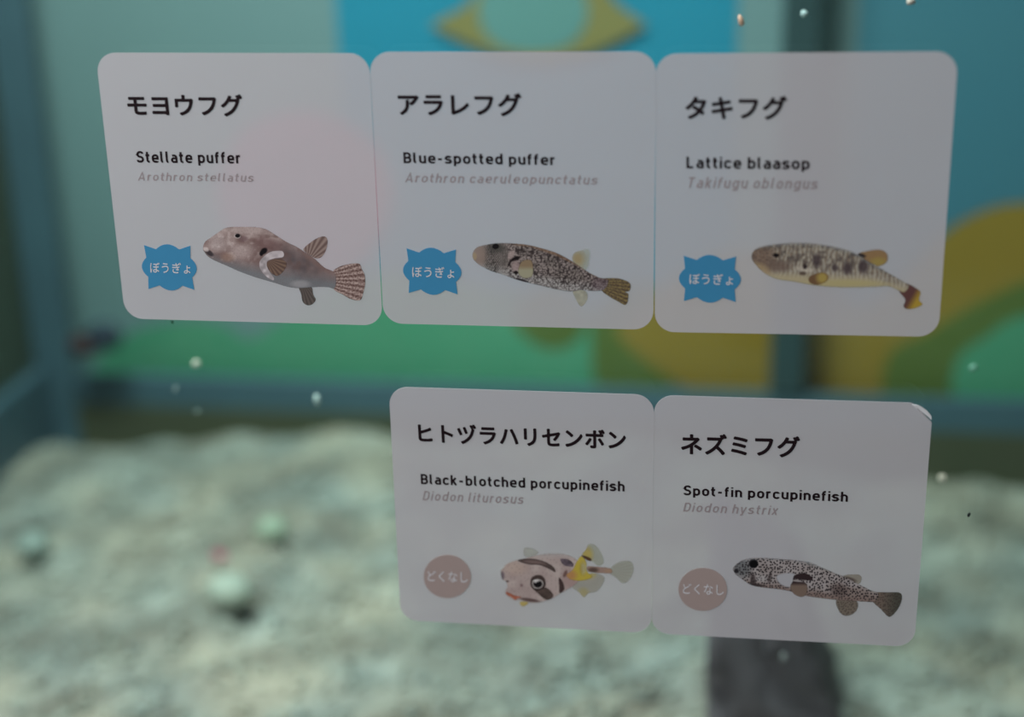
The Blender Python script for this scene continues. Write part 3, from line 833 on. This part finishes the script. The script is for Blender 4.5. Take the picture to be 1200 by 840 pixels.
# -- lattice blaasop
O3, K3 = (870, 270), 5.4545
def f3(P):
    c = cc(P, (150, 138, 116))
    low = ramp_y(P, [50, 200, 400, 600, 800, 1050], [240, 255, 265, 275, 285, 350])
    c = mix(c, (112, 92, 74), np.clip(0.6 - low / 80, 0, 1) * 0.75)
    lat = 0.5 + 0.5 * np.sin(P[:, 0] * 0.23 + 5.5 * nz(P, 38, 2) + 0.02 * P[:, 1])
    c = mix(c, (166, 160, 140), lat * np.clip((230 - np.abs(low + 90) * 1.5) / 60, 0, 1) * np.clip((P[:, 0] - 130) / 120, 0, 1))
    c = mix(c, (152, 146, 132), spots(P, 24, 0.3, 2) * np.clip(1 - low / 30, 0, 1) * 0.6)
    c = mix(c, (70, 60, 56), nz(P, 17, 6) ** 2 * np.clip(0.4 - low / 120, 0, 1) * 0.9)
    for x, y, rx, ry in ((475, 190, 26, 42), (670, 240, 30, 36), (772, 228, 30, 42), (590, 235, 18, 24)):
        c = mix(c, (66, 54, 56), ell(P, x, y, rx, ry, 0.8) * 0.85)
    c = mix(c, (118, 92, 74), ell(P, 130, 165, 80, 60, 0.9) * 0.55)
    c = mix(c, (104, 84, 72), ell(P, 225, 225, 80, 36, 0.9) * 0.8)
    c = mix(c, (166, 152, 112), np.clip(low / 40, 0, 1) * 0.8)
    c = mix(c, (160, 134, 92), ell(P, 120, 240, 60, 30, 0.9, 0.5) * 0.7)
    c = mix(c, (170, 158, 84), ell(P, 650, 335, 240, 22, 0.9) * 0.4)
    c = mix(c, (70, 58, 54), spots(P, 20, 0.22, 8) * ell(P, 180, 150, 150, 60, 0.7) * 0.6)
    c = mix(c, (178, 168, 150), ell(P, 400, 245, 60, 18, 0.6, 0.1) * 0.7)
    c = mix(c, (48, 38, 38), ell(P, 400, 228, 14, 16, 0.6)); c = mix(c, (70, 54, 44), ell(P, 385, 272, 22, 12, 0.7) * 0.8)
    a = 0.55 + 0.45 * np.clip((P[:, 1] - ramp_y(P * 0, [0, 1], [0, 0]) - np.interp(P[:, 0], [50, 200, 460, 700, 900], [105, 88, 84, 135, 250])) / 26, 0, 1)
    return c, a
PIC3 = [
    ('dorsal_fin', O3, K3, [(735, 148), (800, 128), (880, 120), (925, 148), (922, 200), (870, 226), (820, 208), (770, 178)], lambda P: (mix(mix(cc(P, (142, 108, 66)), (152, 128, 58), ell(P, 870, 200, 50, 30, 0.9)), (40, 32, 34), ell(P, 757, 158, 30, 13, 0.6, 0.2)), np.full(len(P), 0.95)), 3.2, 0, 16),
    ('tail_fin', O3, K3, [(1005, 335), (1060, 340), (1112, 368), (1138, 392), (1128, 440), (1150, 470), (1100, 495), (1050, 500), (1028, 480), (1040, 440), (1000, 385)], lambda P: (mix(cc(P, (92, 56, 52)), (168, 136, 34), np.clip((P[:, 0] * 0.85 + P[:, 1] * 0.5 - 1125) / 45, 0, 1)), np.ones(len(P))), 3.2, 0, 12),
    ('body', O3, K3, [(58, 170), (70, 130), (110, 105), (200, 85), (330, 75), (460, 80), (580, 100), (680, 125), (760, 165), (830, 208), (900, 248), (960, 285), (1020, 320), (1062, 350), (1035, 392), (990, 378), (930, 355), (850, 358), (700, 362), (560, 358), (440, 345), (330, 325), (220, 308), (140, 270), (80, 212)], f3, 2.8, 1, 16),
    ('pectoral_fin', O3, K3, [(428, 292), (500, 265), (547, 280), (540, 320), (480, 345), (430, 330)], lambda P: (mix(cc(P, (110, 78, 50)), (164, 140, 62), ell(P, 510, 300, 36, 36, 0.9)), np.full(len(P), 0.9)), 3.2, 2, 14),
    ('eye', O3, K3, [(192, 156), (202, 144), (218, 142), (234, 152), (230, 166), (212, 170)], plain((26, 20, 22)), 2.6, 2, 8),
]
# -- black-blotched porcupinefish
O4, K4 = (575, 630), 6.857
BR = (76, 62, 58)
def f4(P):
    c = mix(cc(P, (172, 156, 148)), (156, 136, 130), nz(P, 60, 3))
    c = mix(c, (158, 154, 152), np.clip((170 - P[:, 1]) / 60, 0, 1) * np.clip((P[:, 0] - 330) / 90, 0, 1) * 0.8)
    c = mix(c, (176, 150, 132), ell(P, 200, 240, 90, 50, 0.9) * 0.5)
    c = mix(c, (150, 118, 112), ell(P, 640, 330, 70, 70, 0.9) * 0.6)
    c = mix(c, (92, 80, 88), ell(P, 94, 300, 18, 34, 0.7) * 0.8)
    c = mix(c, (110, 84, 84), ell(P, 250, 378, 12, 13, 0.6) * 0.8)
    c = mix(c, (120, 100, 96), spots(P, 36, 0.13, 3) * 0.5)
    c = mix(c, (66, 50, 50), ell(P, 135, 345, 14, 8, 0.6) * 0.7)
    c = mix(c, (84, 64, 60), ell(P, 315, 495, 80, 14, 0.6, 0.15) * 0.9)
    c = mix(c, (96, 66, 58), ell(P, 600, 285, 14, 30, 0.6, 0.4) * 0.8)
    return c, np.clip(0.35 + (P[:, 1] - np.interp(P[:, 0], [80, 380, 600, 740], [180, 128, 118, 150])) / 22, 0, 1) * 0.4 + 0.6
PIC4 = [
    ('far_fin', O4, K4, [(268, 80), (330, 78), (385, 108), (360, 140), (275, 150)], plain((160, 160, 146), 0.55, 0.05), 3.4, 0, 26),
    ('tail_fin', O4, K4, [(955, 250), (1010, 200), (1090, 180), (1140, 200), (1147, 270), (1110, 340), (1060, 362), (1010, 320), (960, 285)], rays((156, 158, 142), (150, 148, 132), 940, 268, 40, 0.7), 3.4, 0, 20),
    ('dorsal_fin', O4, K4, [(735, 135), (765, 90), (790, 45), (850, 60), (900, 140), (908, 200), (860, 222), (800, 175)], lambda P: (mix(cc(P, (156, 158, 138)), (172, 154, 74), ell(P, 775, 130, 45, 60, 0.9)), 0.6 + 0.35 * ell(P, 775, 140, 50, 60, 0.9)), 3.4, 0, 18),
    ('tail_stem', O4, K4, [(780, 225), (850, 228), (962, 242), (972, 278), (900, 280), (820, 274), (780, 262)], lambda P: (mix(mix(cc(P, (146, 118, 104)), (88, 68, 58), ell(P, 825, 255, 40, 20, 0.8)), (154, 122, 98), ell(P, 950, 262, 34, 18, 1.0)), np.ones(len(P))), 3.2, 1, 8),
    ('anal_fin', O4, K4, [(655, 385), (740, 312), (830, 280), (912, 310), (900, 370), (850, 428), (790, 440), (750, 474), (705, 430)], lambda P: (mix(cc(P, (154, 150, 136)), (168, 154, 84), ell(P, 745, 440, 45, 40, 0.9) * 0.7 + ell(P, 780, 290, 60, 34, 0.9)), 0.75 + 0.2 * ell(P, 770, 300, 70, 50, 0.9)), 3.4, 1, 16),
    ('body', O4, K4, [(85, 300), (82, 260), (105, 235), (130, 205), (200, 178), (280, 160), (380, 135), (480, 120), (580, 125), (660, 150), (715, 200), (735, 250), (715, 330), (660, 385), (600, 420), (540, 455), (490, 485), (430, 505), (370, 518), (300, 514), (240, 497), (180, 492), (130, 458), (118, 425), (135, 390), (125, 350), (95, 330)], f4, 3.0, 2, 8),
    ('back_blotch', O4, K4, [(215, 176), (300, 162), (390, 172), (470, 203), (515, 240), (520, 272), (480, 252), (400, 216), (330, 212), (270, 200)], lambda P: (mix(cc(P, (120, 98, 92)), BR, 1 - poly_mask(P, [(260, 182), (330, 175), (400, 185), (450, 210), (400, 205), (320, 200)], 16) * 0.8), np.ones(len(P))), 3.0, 3, 8),
    ('side_blotch', O4, K4, [(562, 168), (610, 166), (655, 188), (664, 226), (620, 224), (582, 210)], plain((86, 74, 82), 1.0, 0.25, 18), 3.0, 3, 8),
    ('side_bar', O4, K4, [(548, 318), (570, 330), (592, 385), (590, 415), (556, 440), (552, 390)], plain((66, 48, 46)), 3.0, 3, 8),
    ('cheek_blotch', O4, K4, [(335, 395), (400, 408), (446, 394), (502, 446), (492, 480), (444, 492), (390, 452)], plain((74, 60, 54), 1.0, 0.15, 18), 3.0, 3, 7),
    ('eye_blotch', O4, K4, [(320, 352), (330, 315), (370, 294), (415, 300), (440, 335), (440, 385), (410, 410), (360, 412), (328, 392)], plain((66, 52, 48), 1.0, 0.12, 20), 3.0, 3, 6),
    ('mouth', O4, K4, [(122, 432), (150, 436), (200, 460), (250, 470), (215, 482), (200, 498), (165, 470), (135, 455)], plain((170, 92, 66), 0.95, 0.1), 3.0, 3, 8),
    ('yellow_fin', O4, K4, [(612, 290), (660, 250), (690, 190), (730, 140), (768, 190), (775, 262), (815, 310), (740, 338), (665, 335), (625, 320)], lambda P: (mix(cc(P, (184, 162, 46)), (178, 126, 68), ell(P, 640, 295, 50, 40, 0.9)), 0.95 - 0.45 * ell(P, 745, 240, 26, 50, 0.9)), 3.2, 4, 14),
    ('fin_mark', O4, K4, [(728, 136), (760, 140), (805, 160), (808, 180), (780, 178), (745, 155)], plain((84, 56, 36), 0.95), 3.0, 4, 8),
    ('chin_fin', O4, K4, [(238, 508), (300, 512), (292, 532), (262, 546), (240, 534)], plain((178, 156, 78), 0.9), 3.2, 3, 10),
    ('eye', O4, K4, [(335, 362), (342, 338), (375, 326), (412, 336), (425, 365), (408, 396), (372, 404), (344, 392)], lambda P: (mix(mix(mix(cc(P, (160, 152, 146)), (30, 24, 26), ell(P, 380, 366, 36, 30, 0.2)), (14, 12, 14), ell(P, 380, 368, 24, 22, 0.3)), (190, 186, 182), np.clip(ell(P, 368, 340, 26, 8, 0.5) + ell(P, 362, 352, 8, 5, 0.5), 0, 1)), np.ones(len(P))), 2.6, 4, 5),
]
# -- spot-fin porcupinefish
O5, K5 = (850, 640), 5.5814
def f5(P):
    c = mix(cc(P, (158, 150, 148)), (136, 124, 120), nz(P, 50, 1))
    low = ramp_y(P, [50, 200, 400, 600, 800, 1000], [215, 235, 262, 290, 315, 335])
    c = mix(c, (118, 96, 86), np.clip((low + 20) / 40, 0, 1) * 0.8)
    c = mix(c, (92, 96, 98), ell(P, 110, 140, 60, 60, 0.7) * 0.8)
    c = mix(c, (120, 100, 90), ell(P, 860, 300, 160, 34, 0.9, 0.2) * 0.6)
    c = mix(c, (84, 70, 66), ell(P, 745, 285, 50, 36, 0.8) * 0.7)
    c = mix(c, (26, 20, 24), spots(P, 17.5, 0.30, 2) * np.clip(0.95 - low / 60, 0, 1) * np.clip((P[:, 0] - 60) / 50, 0.4, 1))
    c = mix(c, (60, 50, 50), ell(P, 182, 220, 18, 46, 0.7, -0.1) * 0.8); c = mix(c, (60, 50, 50), ell(P, 290, 205, 14, 30, 0.8, 0.2) * 0.7)
    c = mix(c, (50, 40, 40), ell(P, 200, 250, 60, 10, 0.7, 0.1) * 0.8)
    c = mix(c, (164, 160, 158), ell(P, 235, 205, 34, 20, 0.7) * 0.5)
    c = mix(c, (28, 26, 30), ell(P, 72, 158, 14, 14, 0.6) * 0.9)
    a = np.clip(0.3 + (P[:, 1] - np.interp(P[:, 0], [50, 230, 450, 640, 800, 1000], [110, 74, 90, 140, 205, 305])) / 20, 0, 1) * 0.55 + 0.45
    return c, a
PIC5 = [
    ('anal_fin', O5, K5, [(728, 345), (850, 348), (865, 400), (832, 440), (780, 450), (742, 420)], lambda P: (mix(cc(P, (112, 100, 86)), (60, 52, 46), spots(P, 16, 0.3, 4) * 0.6), np.full(len(P), 0.97)), 3.2, 0, 16),
    ('dorsal_fin', O5, K5, [(758, 200), (800, 182), (880, 184), (888, 225), (860, 246), (810, 228)], lambda P: (mix(cc(P, (138, 130, 116)), (84, 68, 60), ell(P, 815, 212, 40, 12, 0.9, 0.3)), np.full(len(P), 0.85)), 3.2, 0, 14),
    ('tail_fin', O5, K5, [(975, 300), (1060, 298), (1140, 300), (1154, 340), (1132, 400), (1090, 450), (1060, 454), (1018, 410), (960, 352)], lambda P: (mix(mix(cc(P, (108, 92, 80)), (70, 70, 60), np.clip((P[:, 0] - 1010) / 110, 0, 1)), (56, 46, 42), spots(P, 16, 0.3, 6) * 0.6), np.ones(len(P))), 3.2, 0, 10),
    ('body', O5, K5, [(50, 150), (60, 125), (95, 95), (150, 76), (230, 70), (330, 76), (450, 86), (560, 103), (640, 138), (720, 172), (800, 203), (880, 248), (950, 283), (1002, 305), (978, 356), (900, 357), (820, 352), (740, 348), (640, 337), (540, 322), (430, 292), (350, 277), (250, 266), (170, 250), (110, 212), (70, 182)], f5, 2.6, 1, 8),
    ('white_patch', O5, K5, [(335, 190), (390, 172), (450, 176), (452, 215), (440, 255), (400, 262), (350, 235)], plain((168, 168, 172), 0.85), 3.0, 2, 14),
    ('pectoral_fin', O5, K5, [(452, 185), (520, 172), (568, 198), (560, 218), (500, 216), (452, 208), (530, 240), (528, 310), (488, 326), (440, 300), (425, 255), (440, 225)], lambda P: (mix(mix(cc(P, (116, 96, 82)), (48, 34, 36), np.clip((255 - P[:, 1]) / 24, 0, 1)), (150, 142, 140), ell(P, 490, 222, 60, 7, 0.7, 0.05)), np.full(len(P), 0.96)), 3.0, 3, 10),
    ('eye', O5, K5, [(152, 112), (160, 88), (185, 80), (210, 92), (214, 118), (196, 138), (165, 134)], lambda P: (mix(cc(P, (50, 48, 52)), (8, 8, 10), ell(P, 186, 112, 27, 24, 0.4)), np.ones(len(P))), 2.6, 3, 7),
]

LABELS = [
    dict(uvt=(-0.98261, -0.62191, 0.00371), jp=('モヨウフグ', (151.2, 135.8), (286.3, 136.4), (148.2, 109.6)),
         en=('Stellate puffer', (159.7, 192.9), (282.4, 194.2), (158.2, 176.6)), la=('Arothron stellatus', (162, 211.4), (297.5, 213), (161, 200.2)),
         burst=((166.6, 312.5), (230.8, 313.4), (196.4, 285.8), (201.6, 340)), bt=((176.9, 319), (223.9, 320.2), (176.4, 306.5)),
         pic=(PIC1, (330, 310), 'picture of a mottled brown puffer with a striped tail'),
         label='white label of the stellate puffer with blue badge, leftmost of the top row'),
    dict(uvt=(0.02130, -0.62662, 0.00051), jp=('アラレフグ', (467.3, 135.4), (611.8, 136.2), (465.9, 108.2)),
         en=('Blue-spotted puffer', (473.5, 193.4), (650.3, 195.9), (472.7, 178.0)), la=('Arothron caeruleopunctatus', (474.4, 215.6), (699.5, 218.4), (473.8, 201)),
         burst=((472.5, 316.3), (540.9, 318.2), (505.6, 290), (508, 345.2)), bt=((483.6, 324), (532.8, 325.5), (483.1, 311.2)),
         pic=(PIC2, (645, 320), 'picture of a finely spotted slender puffer with a ribbed tail'),
         label='white label of the blue-spotted puffer with blue badge, middle of the top row'),
    dict(uvt=(1.02262, -0.62213, -0.00651), jp=('タキフグ', (803, 140), (921.6, 140.2), (803.2, 112)),
         en=('Lattice blaasop', (804.4, 199.6), (948.4, 201.1), (804.5, 183.2)), la=('Takifugu oblongus', (804.2, 222.5), (956.8, 224), (804.2, 207)),
         burst=((795.4, 325.7), (868, 327), (832, 298.1), (832, 354.1)), bt=((808, 332.4), (859, 333.6), (808, 319.6)),
         pic=(PIC3, (980, 320), 'picture of a cream puffer with brown bars and yellow tail'),
         label='white label of the lattice blaasop with blue badge, rightmost of the top row'),
    dict(uvt=(0.02633, 0.62560, 0.00175), jp=('ヒトヅラハリセンボン', (491, 517.8), (733.8, 526.4), (489.6, 494.6)),
         en=('Black-blotched porcupinefish', (493.8, 569), (732.0, 577.8), (493.1, 554.6)), la=('Diodon liturosus', (495.4, 585.5), (613.3, 590), (495, 574.4)),
         round=(496.6, 552.2, 649.5, 700.3), bt=((501.6, 680.1), (548.6, 682), (501.2, 667.6)),
         pic=(PIC4, (660, 675), 'picture of a pale pink porcupinefish with dark blotches and yellow fins'),
         label='white label of the black-blotched porcupinefish with round rose badge, lower row left'),
    dict(uvt=(1.02602, 0.62700, 0.00055), jp=('ネズミフグ', (798, 532), (937, 535.9), (798, 506.6)),
         en=('Spot-fin porcupinefish', (799.4, 581.8), (993.2, 589.8), (799.5, 567.8)), la=('Diodon hystrix', (800, 600.9), (909.5, 605), (800, 588)),
         round=(795.0, 852.1, 664.7, 715.2), bt=((800.2, 695), (848.2, 696.6), (800.2, 682.6)),
         pic=(PIC5, (955, 688), 'picture of a black-dotted long porcupinefish'), peel=True,
         label='white label of the spot-fin porcupinefish with a lifting corner, lower row right'),
]
for L in LABELS:
    u, v, th = L['uvt']
    root = empty('species_label', (u * S, 0.0, Z0 - v * S))
    tag(root, L['label'], 'label', 'species labels stuck on the glass')
    sheet(u, v, th, root, peel=L.get('peel', False), size=1.0035 if u < -0.5 else 0.9993)
    if L.get('peel'):
        rim = [(1068, 472.0), (1074.5, 473.2), (1080.5, 476.2), (1086.5, 480.8), (1091.0, 486.4), (1091.2, 490.6), (1087.0, 486.6), (1080, 481.0), (1073, 476.0)]
        W = at_np(rim)
        o = slab('lifted_corner', [(p[0], p[2]) for p in W], YF - 0.0009, YF - 0.0003, M['backing'], root)
        for vtx in o.data.vertices:      # the far side of the curl leans back towards the glass
            t = (vtx.co.x + vtx.co.z) * 0.7071
            vtx.co.y -= 0.0004 * math.sin(t * 900)
        o['label'] = 'bright curled edge of the lifting corner'
    put_text('japanese_name', *L['jp'], M['black_ink'], root, offset=0.031, space=1.07)
    put_text('english_name', *L['en'], M['black_ink'], root, stroke=0.094)
    put_text('latin_name', *L['la'], M['grey_ink'], root, stroke=0.070, gap=0.22, shear=0.22)
    if 'burst' in L:
        b_ = badge_burst(*L['burst'], root); s_ = 'ぼうぎょ'
    else:
        b_ = badge_round(*L['round'], root); s_ = 'どくなし'
    put_text('badge_text', s_, *L['bt'], M['white_ink'], b_, offset=0.010, space=1.06, y=YF - 0.00018)
    picture(root, L['pic'][0], L['pic'][1], L['pic'][2])
